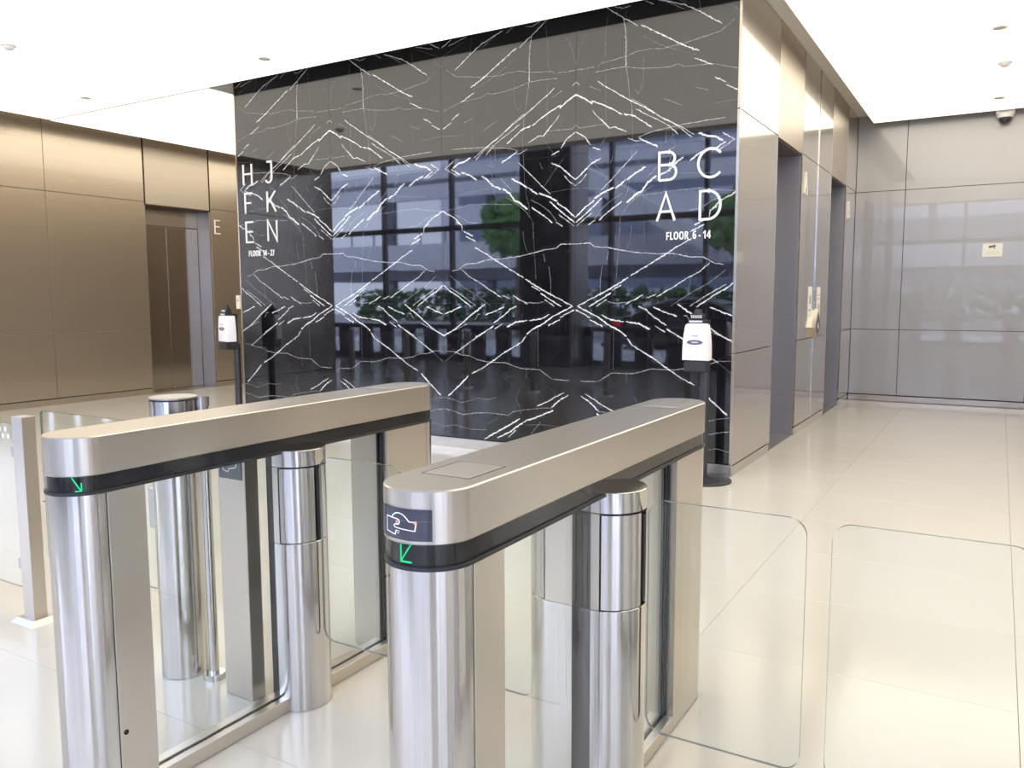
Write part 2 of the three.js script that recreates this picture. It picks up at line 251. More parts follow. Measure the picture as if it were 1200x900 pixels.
function marblePanel(parent, x0, x1, y0, y1, z, mirror) {
  const gap = 0.0007, g = rspan(x0 + gap, x1 - gap, y0 + gap, y1 - gap, z - 0.03, z, 0.001), p = g.attributes.position, uv = g.attributes.uv;
  for (let i = 0; i < p.count; i++) { const u = (p.getX(i) - x0) / (x1 - x0); uv.setXY(i, mirror ? u : 1 - u, p.getY(i) / slabH); }
  part('marble_panel', g, marble, parent);
}
{
  const w = structure('wall_center', 'black marble feature wall with book-matched white veins');
  const xs = [XBL + 0.012, -5.864, -4.489, -3.115, XB - 0.001], ys = [0.1, 1.36, 2.605, HS];
  for (let i = 0; i < 4; i++) for (let j = 0; j < 3; j++) marblePanel(w, xs[i], xs[i + 1], ys[j], ys[j + 1], ZM, i % 2 === 1);
  part('skirting', rspan(XBL + 0.012, XB - 0.001, 0, 0.09, ZM - 0.03, ZM - 0.004, 0.002), M.steelFlat, w);
  part('backing', span(XBL + 0.02, XB - 0.02, 0, HS, ZM - 0.05, ZM - 0.031), M.groove, w);
}

// back wall of the lift lobby
{
  const w = structure('wall_back', 'glossy bronze panelled wall at the end of the lobby');
  part('backing', span(XB - 0.02, 2.2, 0, HS, ZB - 0.4, ZB - 0.021), M.groove, w);
  panelsZ(w, ZB, [XB + 0.0, -1.136, 0.32, 1.87], [SK, Y1, Y2 - 0.01, HS], M.panelGloss);
  part('skirting', span(XB, 1.87, 0, SK - 0.012, ZB - 0.02, ZB - 0.008), M.bronze, w);
  const e = structure('wall_far', 'end wall of the narrow lobby');
  part('backing', span(XL - 0.45, XBL + 0.02, 0, HS, -12.4, -12.3), M.bronze, e);
}
// the other side of the lobby and the hall: outside the frame, mirrored in panels and steel
{
  const warm = std([0.66, 0.54, 0.4], 0.6);  // unseen hall wall, its beige picked to reflect warmly in the gate steel
  const w = structure('wall_right', 'bronze walls across the lobby and an unseen beige hall wall');
  parts('backing', [span(1.89, 9.2, 0, HS, -12.4, ZM - 0.03), span(9.02, 9.2, 0, 6.6, ZM - 0.03, 3.2)], M.groove, w);
  for (let z = ZM; z > -11.9; z -= 1.43) panelsX(w, 1.87, -1, [z, z - 1.43], [0.02, Y1, Y2, HS]);
  panelsZ(w, ZM, [1.88, 3.25, 4.63, 6.0, 7.4, 9.0], [0.02, Y1, Y2, HS]);
  for (let k = 0; k < 6; k++) panelsX(w, 9.0, -1, [ZM + 1.55 * k, ZM + 1.55 * (k + 1)], [0.02, Y1, Y2, HS], warm);
}

// entrance hall behind the camera: tall glass front, mirrored in the marble
{
  const ZF = 3.0, f = structure('window_1', 'tall glass entrance front');
  const xs = []; for (let x = -16.8; x < 9.1; x += 1.98) xs.push(x);
  for (let i = 0; i + 1 < xs.length; i++) for (const [y0, y1] of [[0.12, 2.95], [3.07, 6.5]]) part('glass_pane', span(xs[i] + 0.035, xs[i + 1] - 0.035, y0, y1, ZF + 0.02, ZF + 0.024), M.facadeGlass, f);
  for (const x of xs) part('mullion', span(x - 0.035, x + 0.035, 0, 6.6, ZF - 0.06, ZF + 0.08), M.bronzeDark, f);
  for (const [y0, y1] of [[0, 0.12], [2.95, 3.07], [6.5, 6.6]]) part('transom', span(-16.8, 9.0, y0, y1, ZF - 0.03, ZF + 0.06), M.bronzeDark, f);
  for (let k = 0; k < 19; k++) part('low_panel', rspan(-14.2 + k * 0.66, -13.84 + k * 0.66, 0.0, 0.72, ZF - 0.2, ZF - 0.1, 0.004), M.blackMatt, f);
  part('low_rail', span(-14.4, -1.6, 0.72, 0.82, ZF - 0.22, ZF - 0.08), M.blackMatt, f);
  const s = structure('wall_entrance', 'side walls of the entrance hall');
  parts('side_wall', [span(-17.2, -16.9, 0, 6.6, -1.0, 3.3), span(-17.2, XL - 0.45, 0, 6.6, -1.1, -0.94)], M.bronzeDark, s);
  const c = structure('column_1', 'dark square column at the glass front');
  parts('shaft', [span(-8.6, -7.45, 0, 6.6, 2.2, 2.95)], M.blackMatt, c);
  part('side_cladding', span(-7.45, -7.4, 0, 6.6, 2.2, 2.95), M.steelFlat, c);
  const c2 = structure('column_2', 'dark square column at the glass front');
  part('shaft', span(0.9, 2.0, 0, 6.6, 2.2, 2.95), M.blackMatt, c2);
}
// ---------------------------------------------------------------- the street outside, seen only mirrored
{
  const g = structure('pavement', 'grey pavement and road in front of the building');
  part('paving', span(-60, 45, -0.3, -0.02, 3.2, 11), std([0.6, 0.6, 0.63], 0.8), g);
  part('road', span(-60, 45, -0.4, -0.12, 11, 60), std([0.4, 0.4, 0.43], 0.85), g);
  part('planter_wall', span(-26, 8, -0.12, 0.42, 16.6, 17.8), std([0.5, 0.5, 0.53], 0.85), g);
  const leafGeo = new THREE.SphereGeometry(1, 5, 4);
  const leafMat = std([0.045, 0.13, 0.025], 0.7);
  function bush(name, label, category, [x, y, z], [w, h, d], n, r, mat = leafMat) {
    const t = thing(name, label, category, [x, y, z]); const l = [];
    for (let i = 0; i < n; i++) { const s = r * (0.6 + 0.8 * rnd()); l.push(leafGeo.clone().scale(s, s * 0.5, s).rotateZ(rnd() * 3).rotateY(rnd() * 3).translate((rnd() - 0.5) * w, h * rnd(), (rnd() - 0.5) * d)); }
    part('foliage', l, mat, t).userData.kind = 'stuff'; return t;
  }
  bush('hedge', 'clipped green hedge along the road, mirrored low in the marble wall', 'hedge', [-9, 0.35, 17.2], [34, 1.45, 0.9], 3200, 0.13);
  const tree = (label, x, z, h, r) => { const t = bush('street_tree', label, 'tree', [x, 0, z], [0.01, 0.01, 0.01], 1, 0.05); t.children[0].removeFromParent(); const l = [];
    for (let i = 0; i < 420; i++) { const a = rnd() * 6.28, b = Math.acos(2 * rnd() - 1), q = r * Math.cbrt(rnd()), s = 0.2 + 0.2 * rnd(); l.push(leafGeo.clone().scale(s, s * 0.4, s).rotateZ(rnd() * 3).rotateY(rnd() * 3).translate(q * Math.sin(b) * Math.cos(a), h + 0.8 * q * Math.cos(b), q * Math.sin(b) * Math.sin(a))); }
    part('crown', l, std([0.1, 0.25, 0.05], 0.7), t).userData.kind = 'stuff'; part('trunk', cyl(0.16, 0.1, h, 0, -0.1, 0, 10), std([0.16, 0.12, 0.09], 0.9), t); };
  tree('leafy street tree mirrored beside the white letter D', -7.2, 15, 3.9, 1.35);
  tree('leafy street tree mirrored left of the dark column', -16.1, 15, 4.2, 1.35);
  const b = thing('footbridge', 'pale concrete footbridge with a stair, mirrored across the marble wall', 'bridge', [-9, 0, 22]);
  const con = std([0.74, 0.75, 0.82], 0.8), dark = std([0.16, 0.16, 0.2], 0.8);
  part('deck', [box(46, 0.5, 3, 0, 2.6, 0)], dark, b); part('parapet', [box(46, 1.25, 0.2, 0, 3.5, -1.5)], con, b);
  parts('roof', [box(46, 0.4, 3.6, 0, 7.4, 0), box(46, 0.7, 0.3, 0, 6.6, -1.7)], con, b);
  parts('post', [-18, -12, -6, 0, 6, 12, 18].map((x) => box(0.35, 7.2, 0.35, x, 3.6, -1.2)), dark, b);
  parts('stair', [-4.5].map((x) => new THREE.BoxGeometry(9, 0.7, 1.6).rotateZ(-0.5).translate(x, 5.6, -3)), con, b);
  parts('railing_bar', Array.from({ length: 30 }, (_, i) => box(0.06, 0.9, 0.06, -22 + i * 1.5, 4.5, -1.5)), dark, b);
  const o = thing('street_office_building', 'grey office building across the street with window bands, mirrored in the marble', 'building', [-12, 0, 46]);
  part('facade', box(60, 24, 6, 0, 11.9, 3), std([0.78, 0.79, 0.88], 0.7), o);
  for (let k = 0; k < 6; k++) part('window', box(56, 1.6, 0.2, 0, 3 + k * 3.6, -0.05), std([0.2, 0.24, 0.34], 0.1), o);
  const c = thing('parked_car', 'dark car standing at the kerb with red tail lights, mirrored in the marble', 'car', [-7.3, -0.12, 9.6]);
  const s = new THREE.Shape(); s.moveTo(-2.2, 0.3); s.lineTo(-2.2, 0.85); s.quadraticCurveTo(-1.9, 0.98, -1.5, 1.0); s.quadraticCurveTo(-0.8, 1.48, 0.1, 1.48); s.quadraticCurveTo(0.9, 1.46, 1.3, 1.02); s.quadraticCurveTo(2.0, 0.95, 2.2, 0.75); s.lineTo(2.2, 0.3); s.closePath();
  part('body', new THREE.ExtrudeGeometry(s, { depth: 1.5, bevelEnabled: true, bevelSize: 0.06, bevelThickness: 0.1, bevelSegments: 3 }).translate(0, 0, -0.75), std([0.02, 0.02, 0.024], 0.15, 0.3, { clearcoat: 1 }), c);
  for (const x of [-1.35, 1.35]) for (const z of [-0.72, 0.72]) part('wheel', new THREE.CylinderGeometry(0.32, 0.32, 0.22, 24).rotateX(Math.PI / 2).translate(x, 0.32, z), M.rubber, c);
  parts('tail_light', [box(0.06, 0.14, 0.3, -2.25, 0.8, -0.6), box(0.06, 0.14, 0.3, -2.25, 0.8, 0.6), box(0.3, 0.12, 0.06, -2.0, 0.82, -0.86)], new THREE.MeshStandardMaterial({ color: rgb(0.5, 0.01, 0.01), emissive: rgb(1, 0.02, 0.02), emissiveIntensity: 3 }), c);
}
// ---------------------------------------------------------------- entry gates
const R = 0.0955;
function stadium(r, zf, zr) {                     // plan: half rounds of radius r about (0, zf) and (0, zr); z grows towards the camera
  const s = new THREE.Shape(); s.moveTo(r, -zf); s.lineTo(r, -zr); s.absarc(0, -zr, r, 0, Math.PI, false); s.lineTo(-r, -zf); s.absarc(0, -zf, r, Math.PI, 2 * Math.PI, false); return s;
}
function halfRound(r, z, front) {                 // nose of a pedestal
  const s = new THREE.Shape(); if (front) { s.moveTo(-r, -z); s.absarc(0, -z, r, Math.PI, 2 * Math.PI, false); } else { s.moveTo(r, -z); s.absarc(0, -z, r, 0, Math.PI, false); } s.closePath(); return s;
}
function ringSector(cx, r0, r1, a0, a1) {         // a is measured in plan from +z (camera side) towards +x
  const s = new THREE.Shape(), n = 20, P = (r, a) => [cx + r * Math.sin(a), -r * Math.cos(a)];
  for (let i = 0; i <= n; i++) { const [x, y] = P(r1, a0 + (a1 - a0) * i / n); i ? s.lineTo(x, y) : s.moveTo(x, y); }
  for (let i = n; i >= 0; i--) s.lineTo(...P(r0, a0 + (a1 - a0) * i / n));
  s.closePath(); return s;
}
const rad = Math.PI / 180;
function dShape(r, cx, flat) { const s = new THREE.Shape(); s.moveTo(flat, -r); s.lineTo(cx, -r); s.absarc(cx, 0, r, -Math.PI / 2, Math.PI / 2, false); s.lineTo(flat, r); s.closePath(); return s; }
function flip(g) { g.scale(-1, 1, 1); const n = g.index ? g.toNonIndexed() : g, p = n.attributes; for (const k of ['position', 'normal', 'uv']) if (p[k]) { const a = p[k], w = a.itemSize; for (let i = 0; i < a.count; i += 3) for (let c = 0; c < w; c++) { const t = a.array[(i + 1) * w + c]; a.array[(i + 1) * w + c] = a.array[(i + 2) * w + c]; a.array[(i + 2) * w + c] = t; } } return n; }
function roundedPane(x0, x1, y0, y1, r, t) {      // glass sheet across the lane, with ground edges
  const s = new THREE.Shape(); s.moveTo(x0 + r, y0); s.lineTo(x1 - r, y0); s.absarc(x1 - r, y0 + r, r, -Math.PI / 2, 0, false); s.lineTo(x1, y1 - r); s.absarc(x1 - r, y1 - r, r, 0, Math.PI / 2, false); s.lineTo(x0 + r, y1); s.absarc(x0 + r, y1 - r, r, Math.PI / 2, Math.PI, false); s.lineTo(x0, y0 + r); s.absarc(x0 + r, y0 + r, r, Math.PI, 1.5 * Math.PI, false);
  return new THREE.ExtrudeGeometry(s, { depth: t, bevelEnabled: false, curveSegments: 10 }).translate(0, 0, -t / 2);
}
const paneMats = [M.glass, M.glassEdge];
function pane(name, geo, parent) { const m = new THREE.Mesh(geo, paneMats); m.name = name; m.castShadow = m.receiveShadow = true; parent.add(m); return m; }
function tubeLine(pts, r, closed = false) { const c = new THREE.CurvePath(); const v = pts.map((p) => new THREE.Vector3(...p)); for (let i = 0; i + 1 < v.length; i++) c.add(new THREE.LineCurve3(v[i], v[i + 1])); if (closed) c.add(new THREE.LineCurve3(v[v.length - 1], v[0])); return new THREE.TubeGeometry(c, pts.length * 6, r, 5, false); }

function wingPost(g, side, glassX0, glassX1) {    // side +1: towards +x
  const F = (x) => (side > 0 ? x : flip(x)), cx = 0.064, flat = side > 0 ? 0.056 : -0.002;
  const p = part('wing_post', F(raise(dShape(0.1, cx, flat), 0, 0.588, 0.0015)), M.steel, g);
  part('drum_core', F(raise(dShape(0.088, cx, flat), 0.588, 0.848)), M.blackMatt, p);
  const front = [ringSector(cx, 0.085, 0.1, 12 * rad, 81 * rad), ringSector(cx, 0.085, 0.1, 99 * rad, 168 * rad)];
  parts('wing_drum', front.map((s) => F(raise(s, 0.591, 0.843))), M.steel, p);
  const back = new THREE.Shape(); back.moveTo(flat, -0.1); back.lineTo(cx + 0.1 * Math.sin(9 * rad), -0.1 * Math.cos(9 * rad)); back.lineTo(cx + 0.08 * Math.sin(9 * rad), -0.08); back.lineTo(flat, -0.08); back.closePath();
  const back2 = new THREE.Shape(); back2.moveTo(flat, 0.1); back2.lineTo(flat, 0.08); back2.lineTo(cx + 0.01, 0.08); back2.lineTo(cx + 0.015, 0.0988); back2.closePath();
  parts('drum_frame', [F(raise(back, 0.589, 0.846)), F(raise(back2, 0.589, 0.846))], M.steelFlat, p);
  part('post_cap', F(raise(dShape(0.1, cx, flat), 0.847, 0.893 + 0.01, 0.0015)), M.steel, p);
  const w = pane('glass_wing', roundedPane(Math.min(side * glassX0, side * glassX1), Math.max(side * glassX0, side * glassX1), 0.243, 0.878, 0.045, 0.01), g);
  part('wing_hinge', rspan(...[side * 0.13, side * 0.1655].sort((a, b) => a - b), 0.6, 0.835, -0.006, 0.006, 0.002), M.blackMatt, w);
}
const LEDS = {
  leftDown: (() => { const d = []; for (let i = 0; i < 10; i++) d.push([-0.0125 + i * 0.0026, -0.0125 + i * 0.0035]); for (let i = 1; i < 10; i++) d.push([-0.0125, -0.0125 + i * 0.0035]); for (let i = 1; i < 10; i++) d.push([-0.0125 + i * 0.0026, -0.0125]); return d; })(),
  rightDown: (() => { const d = []; for (let i = 0; i < 16; i++) d.push([0.0105 - i * 0.0014, -0.0155 + i * 0.0023]); for (let i = 1; i < 8; i++) d.push([0.0115, -0.0155 + i * 0.0027]); for (let i = 1; i < 7; i++) d.push([0.0105 - i * 0.0022, -0.0155]); return d; })(),
};
const readerMap = canvas(512, 320, (g, w, h) => {
  g.fillStyle = 'rgb(62,62,72)'; g.fillRect(0, 0, w, h);
  for (let i = 0; i < 260; i++) { g.fillStyle = `rgba(90,90,104,${0.1 * rnd()})`; g.fillRect(0, rnd() * h, w, 1); }
  g.strokeStyle = 'rgba(190,170,175,0.55)'; g.lineWidth = 2; g.beginPath(); g.moveTo(0, 118); g.lineTo(w, 118); g.stroke();
  g.translate(26, 8); g.strokeStyle = 'rgb(240,238,242)'; g.lineWidth = 10; g.lineJoin = g.lineCap = 'round';
  g.beginPath(); g.moveTo(70, 96); g.lineTo(70, 250); g.lineTo(176, 268); g.lineTo(186, 226); g.moveTo(70, 96); g.lineTo(196, 104); g.quadraticCurveTo(226, 110, 220, 140); g.quadraticCurveTo(212, 168, 180, 160); g.quadraticCurveTo(152, 176, 178, 194);
  g.lineTo(354, 210); g.lineTo(366, 122); g.lineTo(306, 118); g.quadraticCurveTo(262, 38, 208, 42); g.quadraticCurveTo(168, 46, 144, 90); g.stroke();
  g.lineWidth = 6; g.beginPath(); g.moveTo(188, 222); g.lineTo(220, 226); g.moveTo(196, 246); g.lineTo(216, 248); g.stroke();
  g.fillStyle = 'rgba(225,150,160,0.8)'; g.beginPath(); g.ellipse(196, 136, 13, 22, 0.2, 0, 6.3); g.fill();
});
const readerMat = std([1, 1, 1], 0.12, 0, { map: readerMap });
function curvedPatch(r, zc, a0, a1, y0, y1, t = 0.002) {       // plate on the round nose, a from +z towards +x
  const n = 24, pos = [], uv = [], nor = [], idx = [];
  for (let i = 0; i <= n; i++) { const a = a0 + (a1 - a0) * i / n, s = Math.sin(a), c = Math.cos(a); for (const y of [y0, y1]) { pos.push((r + t) * s, y, zc + (r + t) * c); nor.push(s, 0, c); uv.push(i / n, y === y0 ? 0 : 1); } }
  for (let i = 0; i < n; i++) { const b = 2 * i; idx.push(b, b + 2, b + 1, b + 1, b + 2, b + 3); }
  const g = new THREE.BufferGeometry(); g.setAttribute('position', new THREE.Float32BufferAttribute(pos, 3)); g.setAttribute('normal', new THREE.Float32BufferAttribute(nor, 3)); g.setAttribute('uv', new THREE.Float32BufferAttribute(uv, 2)); g.setIndex(idx); return g;
}
function gate(label, x, { reader, arrow, arrowTurn, left, right }) {
  const g = thing('entry_gate', label, 'turnstile', [x, 0, -1.98], 'glass wing entry gates');
  const ZF = 0.711, ZR = -0.705, FB = 0.595, RB = -0.45;
  // pedestals at both ends
  part('pedestal_nose', raise(halfRound(R - 0.002, ZF, true), 0.004, 0.897, 0.001, 40), M.steel, g);
  part('pedestal_nose', raise(halfRound(R - 0.002, ZR, false), 0.004, 0.897, 0.001, 40), M.steel, g);
  const fp = part('pedestal_panel', rspan(-R, R, 0.004, 0.897, FB, ZF - 0.003, 0.002), M.steelFlat, g), rp = part('pedestal_panel', rspan(-R, R, 0.004, 0.897, ZR + 0.003, RB, 0.002), M.steelFlat, g);
  part('key_lock', [new THREE.CylinderGeometry(0.007, 0.007, 0.004, 16).rotateZ(Math.PI / 2).translate(R, 0.215, ZF - 0.02)], M.rubber, fp);
  parts('pedestal_core', [span(-R + 0.006, R - 0.006, 0, 0.897, ZF - 0.02, ZF + 0.02), span(-R + 0.006, R - 0.006, 0, 0.897, ZR - 0.02, ZR + 0.02)], M.groove, g);
  part('sensor_dot', new THREE.SphereGeometry(0.0022, 8, 6).translate(-0.055, 0.868, ZF + 0.0808), M.rubber, g);
  // post between the two windows, wings, glass and rails
  part('center_post', rspan(-0.002, 0.057, 0, 0.897, -0.075, 0.075, 0.002), M.rubber, g);
  if (right) wingPost(g, 1, 0.176, right);
  if (left) wingPost(g, -1, 0.166, left);
  for (const [z0, z1] of [[0.078, FB - 0.001], [RB + 0.001, -0.078]]) {
    pane('window_pane', span(0.056, 0.064, 0.045, 0.897, z0, z1), g).material = M.glass;
    parts('bottom_rail', [rspan(0.068, R, 0.006, 0.05, z0, z1, 0.002), rspan(0.018, 0.052, 0.006, 0.05, z0, z1, 0.002), span(0.03, R - 0.006, 0, 0.008, z0, z1)], M.steelFlat, g);
    const gk = part('gasket', span(0.052, 0.068, 0.008, 0.044, z0, z1), M.rubber, g);
  }
  parts('glass_channel', [span(0.048, 0.056, 0.05, 0.897, FB - 0.012, FB - 0.001), span(0.064, 0.072, 0.05, 0.897, FB - 0.012, FB - 0.001), span(0.048, 0.056, 0.05, 0.897, RB + 0.001, RB + 0.012), span(0.064, 0.072, 0.05, 0.897, RB + 0.001, RB + 0.012)], M.rubber, g);
  // top
  part('top_cover', raise(stadium(R, ZF, ZR), 0.943, 1.047, 0.0025, 40), M.steelFlat, g);
  const band = part('display_band', raise(stadium(R - 0.006, ZF, ZR), 0.901, 0.943, 0, 40), M.black, g);
  part('band_lip', raise(stadium(R + 0.001, ZF, ZR), 0.893, 0.901, 0.001, 40), M.blackMatt, g);
  if (arrow) {
    const dot = new THREE.SphereGeometry(0.0019, 6, 5), r = R - 0.0058;
    part('arrow_display', arrow.map(([u, v]) => { const a = arrowTurn + u / r; return dot.clone().translate(r * Math.sin(a), 0.9215 + v * 1.08, ZF + r * Math.cos(a)); }), M.led, band, 'green dotted arrow');
  }
  if (reader) {
    const rd = part('card_reader', curvedPatch(R, ZF, -40 * rad, 36 * rad, 0.952, 1.012), readerMat, g, 'dark reader plate with a hand holding a card');
    const a = 17 * rad; part('reader_light', new THREE.SphereGeometry(0.0035, 10, 8).translate((R + 0.001) * Math.sin(a), 0.987, ZF + (R + 0.001) * Math.cos(a)), M.ledRed, rd);
    part('scanner_window', [rspan(-0.056, 0.056, 1.0466, 1.0478, 0.53, 0.665, 0.0005)], M.steelDull, g);
    parts('scanner_rim', [span(-0.06, 0.06, 1.0468, 1.0474, 0.526, 0.53), span(-0.06, 0.06, 1.0468, 1.0474, 0.665, 0.669), span(-0.06, -0.056, 1.0468, 1.0474, 0.53, 0.665), span(0.056, 0.06, 1.0468, 1.0474, 0.53, 0.665)], M.groove, g);
  }
  part('exit_scanner_window', [rspan(-0.056, 0.056, 1.0466, 1.0476, -0.665, -0.55, 0.0005)], M.steelDull, g);
  part('cover_joint', span(-R + 0.002, R - 0.002, 1.0466, 1.0473, -0.502, -0.4995), M.groove, g);
  return g;
}
gate('middle steel entry gate with a dark card reader plate above its green arrow', -0.9395, { reader: true, arrow: LEDS.leftDown, arrowTurn: 2 * rad, left: 0.57, right: 0.574 });
gate('steel entry gate without a reader plate, beside the round bollard', -2.1065, { reader: false, arrow: LEDS.rightDown, arrowTurn: 47 * rad, left: 0, right: 0.527 });
gate('steel entry gate past the frame edge whose glass wing reaches in', 0.262, { reader: true, arrow: LEDS.leftDown, arrowTurn: 2 * rad, left: 0.571, right: 0.574 });

// ---------------------------------------------------------------- wide swing gate and barriers beside the gates
{
  const b = thing('bollard', 'round brushed steel bollard that carries the wide swing gate', 'bollard', [-2.59, 0, -1.915]);
  part('column', cyl(0.083, 0.083, 1.035, 0, 0.002, 0, 48), M.steel, b); part('cap', cyl(0.084, 0.084, 0.006, 0, 1.043, 0, 48), M.steelDull, b); part('cap_joint', cyl(0.08, 0.08, 0.008, 0, 1.036, 0, 48), M.groove, b);
  const sg = pane('swing_leaf', roundedPane(-0.82, -0.086, 0.31, 0.945, 0.02, 0.01), b); sg.position.z = 0.03;
  part('leaf_clamp', rspan(-0.12, -0.07, 0.55, 0.7, 0.02, 0.04, 0.003), M.steelDull, b);
  const p = thing('rail_post', 'thin steel tube with a round foot between bollard and reader column', 'post', [-2.445, 0, -1.93]);
  part('tube', cyl(0.0175, 0.0175, 1.02, 0, 0.01, 0, 24), M.steel, p); part('foot', new THREE.CylinderGeometry(0.038, 0.04, 0.022, 28).translate(0, 0.011, 0), M.steel, p); part('cap', cyl(0.021, 0.021, 0.035, 0, 1.02, 0, 24), M.steel, p);
  const c = thing('reader_column', 'flat steel column with a dark card symbol plate, behind the pane', 'card reader', [-2.242, 0, -1.9]);
  part('column', rbox(0.136, 0.885, 0.06, 0, 0.4425, 0, 0.004, 2), M.steelFlat, c);
  const plate = part('card_reader', rbox(0.112, 0.1, 0.004, 0.0, 0.838, 0.031, 0.001), std([0.09, 0.095, 0.11], 0.2), c, 'dark plate with a white hand and card');
  const zz = 0.0335, ic = (pts) => tubeLine(pts.map(([x, y]) => [x, 0.838 + y, zz]), 0.0018);
  part('symbol', [ic([[-0.032, 0.016], [-0.034, -0.02], [-0.008, -0.026], [-0.004, -0.014], [0.03, -0.008], [0.036, 0.014], [0.02, 0.016], [0.006, 0.03], [-0.012, 0.014], [-0.032, 0.016]])], M.letter, plate);
  function barrier(label, x, len) {
    const t = thing('barrier_post', label, 'post', [x, 0, -1.9], 'square barrier posts');
    part('shaft', rbox(0.08, 0.89, 0.058, 0, 0.457, 0, 0.002), M.steelFlat, t); part('top_plate', rbox(0.081, 0.006, 0.059, 0, 0.904, 0, 0.001), M.steelDull, t);
    const s = new THREE.CylinderGeometry(0.075, 0.105, 0.022, 4, 1).rotateY(Math.PI / 4).scale(1.15, 1, 0.9).translate(0, 0.011, 0); part('foot', toCreasedNormals(s, 0.3), M.steelDull, t);
    const w = thing('barrier_glass', label.replace('square steel post', 'fixed glass screen').replace('ending', 'standing beside the post that ends'), 'glass screen', [x - 0.056, 0, -1.9], 'fixed glass screens');
    const m = pane('glass_pane', roundedPane(-len, 0, 0.135, 0.868, 0.01, 0.01), w);
    const d = []; for (let i = 0; i < len / 0.045 - 1; i++) for (let j = 0; j < 2; j++) d.push(box(0.014, 0.018, 0.001, -0.06 - i * 0.045 - (j % 2) * 0.022, 0.81 + j * 0.03, 0.0056));
    part('dot_band', d, std([0.75, 0.77, 0.77], 0.6), m).userData.kind = 'stuff';
    parts('glass_clip', [rbox(0.05, 0.05, 0.024, -0.012, 0.75, 0, 0.004), rbox(0.05, 0.05, 0.024, -0.012, 0.25, 0, 0.004)], M.steelDull, w);
    return t;
  }
  barrier('square steel post ending the wide swing gate', -3.575, 1.1);
  barrier('square steel post second from the wide swing gate', -4.775, 1.1);
  barrier('square steel post third from the wide swing gate', -5.975, 1.1);
  barrier('square steel post fourth from the wide swing gate', -7.175, 1.1);
  barrier('square steel post fifth from the wide swing gate', -8.375, 1.1);
  barrier('square steel post by the bronze wall, last of the row', -9.575, 1.15);
}

// ---------------------------------------------------------------- hand gel stands
function gelStand(label, px, pz, bx, bz, by, turn = 0) {
  const t = thing('sanitizer_stand', label, 'sanitizer stand', [px, 0, pz]);
  const prof = [[0, 0], [0.218, 0], [0.22, 0.006], [0.214, 0.018], [0.1, 0.028], [0.05, 0.034], [0.036, 0.045], [0, 0.045]].map(([a, b]) => new THREE.Vector2(a, b));
  part('base', new THREE.LatheGeometry(prof, 48), M.blackMatt, t); part('pole', cyl(0.036, 0.036, by - 0.06, 0, 0.04, 0, 28), std([0.03, 0.03, 0.033], 0.3), t);
  const dx = bx - px, dz = bz - pz;
  parts('bracket', [rspan(-0.085, 0.085, by - 0.085, by - 0.006, -0.085, 0.045, 0.01, 2), rspan(-0.075, 0.075, by - 0.02, by + 0.3, -0.1, -0.08, 0.006)].map((g) => g.rotateY(turn).translate(dx, 0, dz)), M.blackMatt, t);
  const d = thing('gel_dispenser', label.replace('black stand holding a hand gel dispenser', 'white hand gel dispenser on the stand'), 'dispenser', [bx, by, bz]); d.rotation.y = turn;
  const s = new THREE.Shape(); s.moveTo(-0.098, 0); s.lineTo(0.098, 0); s.quadraticCurveTo(0.102, 0.16, 0.078, 0.262); s.quadraticCurveTo(0.072, 0.276, 0.055, 0.277); s.lineTo(-0.055, 0.277); s.quadraticCurveTo(-0.072, 0.276, -0.078, 0.262); s.quadraticCurveTo(-0.102, 0.16, -0.098, 0);
  const bodyG = new THREE.ExtrudeGeometry(s, { depth: 0.09, bevelEnabled: true, bevelSize: 0.006, bevelThickness: 0.014, bevelOffset: -0.006, bevelSegments: 4 }).translate(0, 0, -0.058);
  part('body', toCreasedNormals(bodyG, 0.7), M.plastic, d);
  part('badge', new THREE.CylinderGeometry(0.062, 0.062, 0.003, 32).rotateX(Math.PI / 2).scale(1, 0.3, 1).translate(0, 0.137, 0.047), std([0.1, 0.09, 0.13], 0.35), d);
  part('badge_print', [rbox(0.05, 0.01, 0.002, 0, 0.137, 0.0492, 0.0005)], std([0.5, 0.48, 0.55], 0.4), d);
  part('maker_mark', rbox(0.05, 0.008, 0.002, 0, 0.184, 0.0465, 0.0005), std([0.2, 0.2, 0.24], 0.4), d);
  parts('drip_mark', [rbox(0.03, 0.004, 0.002, 0.01, 0.07, 0.0465, 0.0005), rbox(0.006, 0.012, 0.002, 0.05, 0.098, 0.0465, 0.0005)], std([0.5, 0.55, 0.65], 0.4), d);
  part('collar', rspan(-0.062, 0.066, 0.279, 0.305, -0.05, 0.03, 0.006, 2), M.blackMatt, d);
  part('neck_band', rspan(-0.05, 0.05, 0.285, 0.299, 0.031, 0.034, 0.001), std([0.55, 0.56, 0.72], 0.3), d);
  part('bottle', [rspan(-0.05, 0.052, 0.305, 0.35, -0.045, 0.022, 0.012, 3), new THREE.CylinderGeometry(0.024, 0.034, 0.035, 24).translate(0.005, 0.365, -0.012)], M.blackMatt, d);
  parts('bottle_print', Array.from({ length: 7 }, (_, i) => rbox(0.007, 0.022, 0.002, -0.036 + i * 0.0125, 0.328, 0.0225, 0.0005)), std([0.6, 0.6, 0.6], 0.4), d);
}
gelStand('black stand holding a hand gel dispenser in front of the letters A and D', -1.905, -6.06, -1.945, -5.98, 0.935);
gelStand('black stand holding a hand gel dispenser beside the letters H and J', -7.06, -6.04, -7.12, -5.955, 0.955, -0.28);

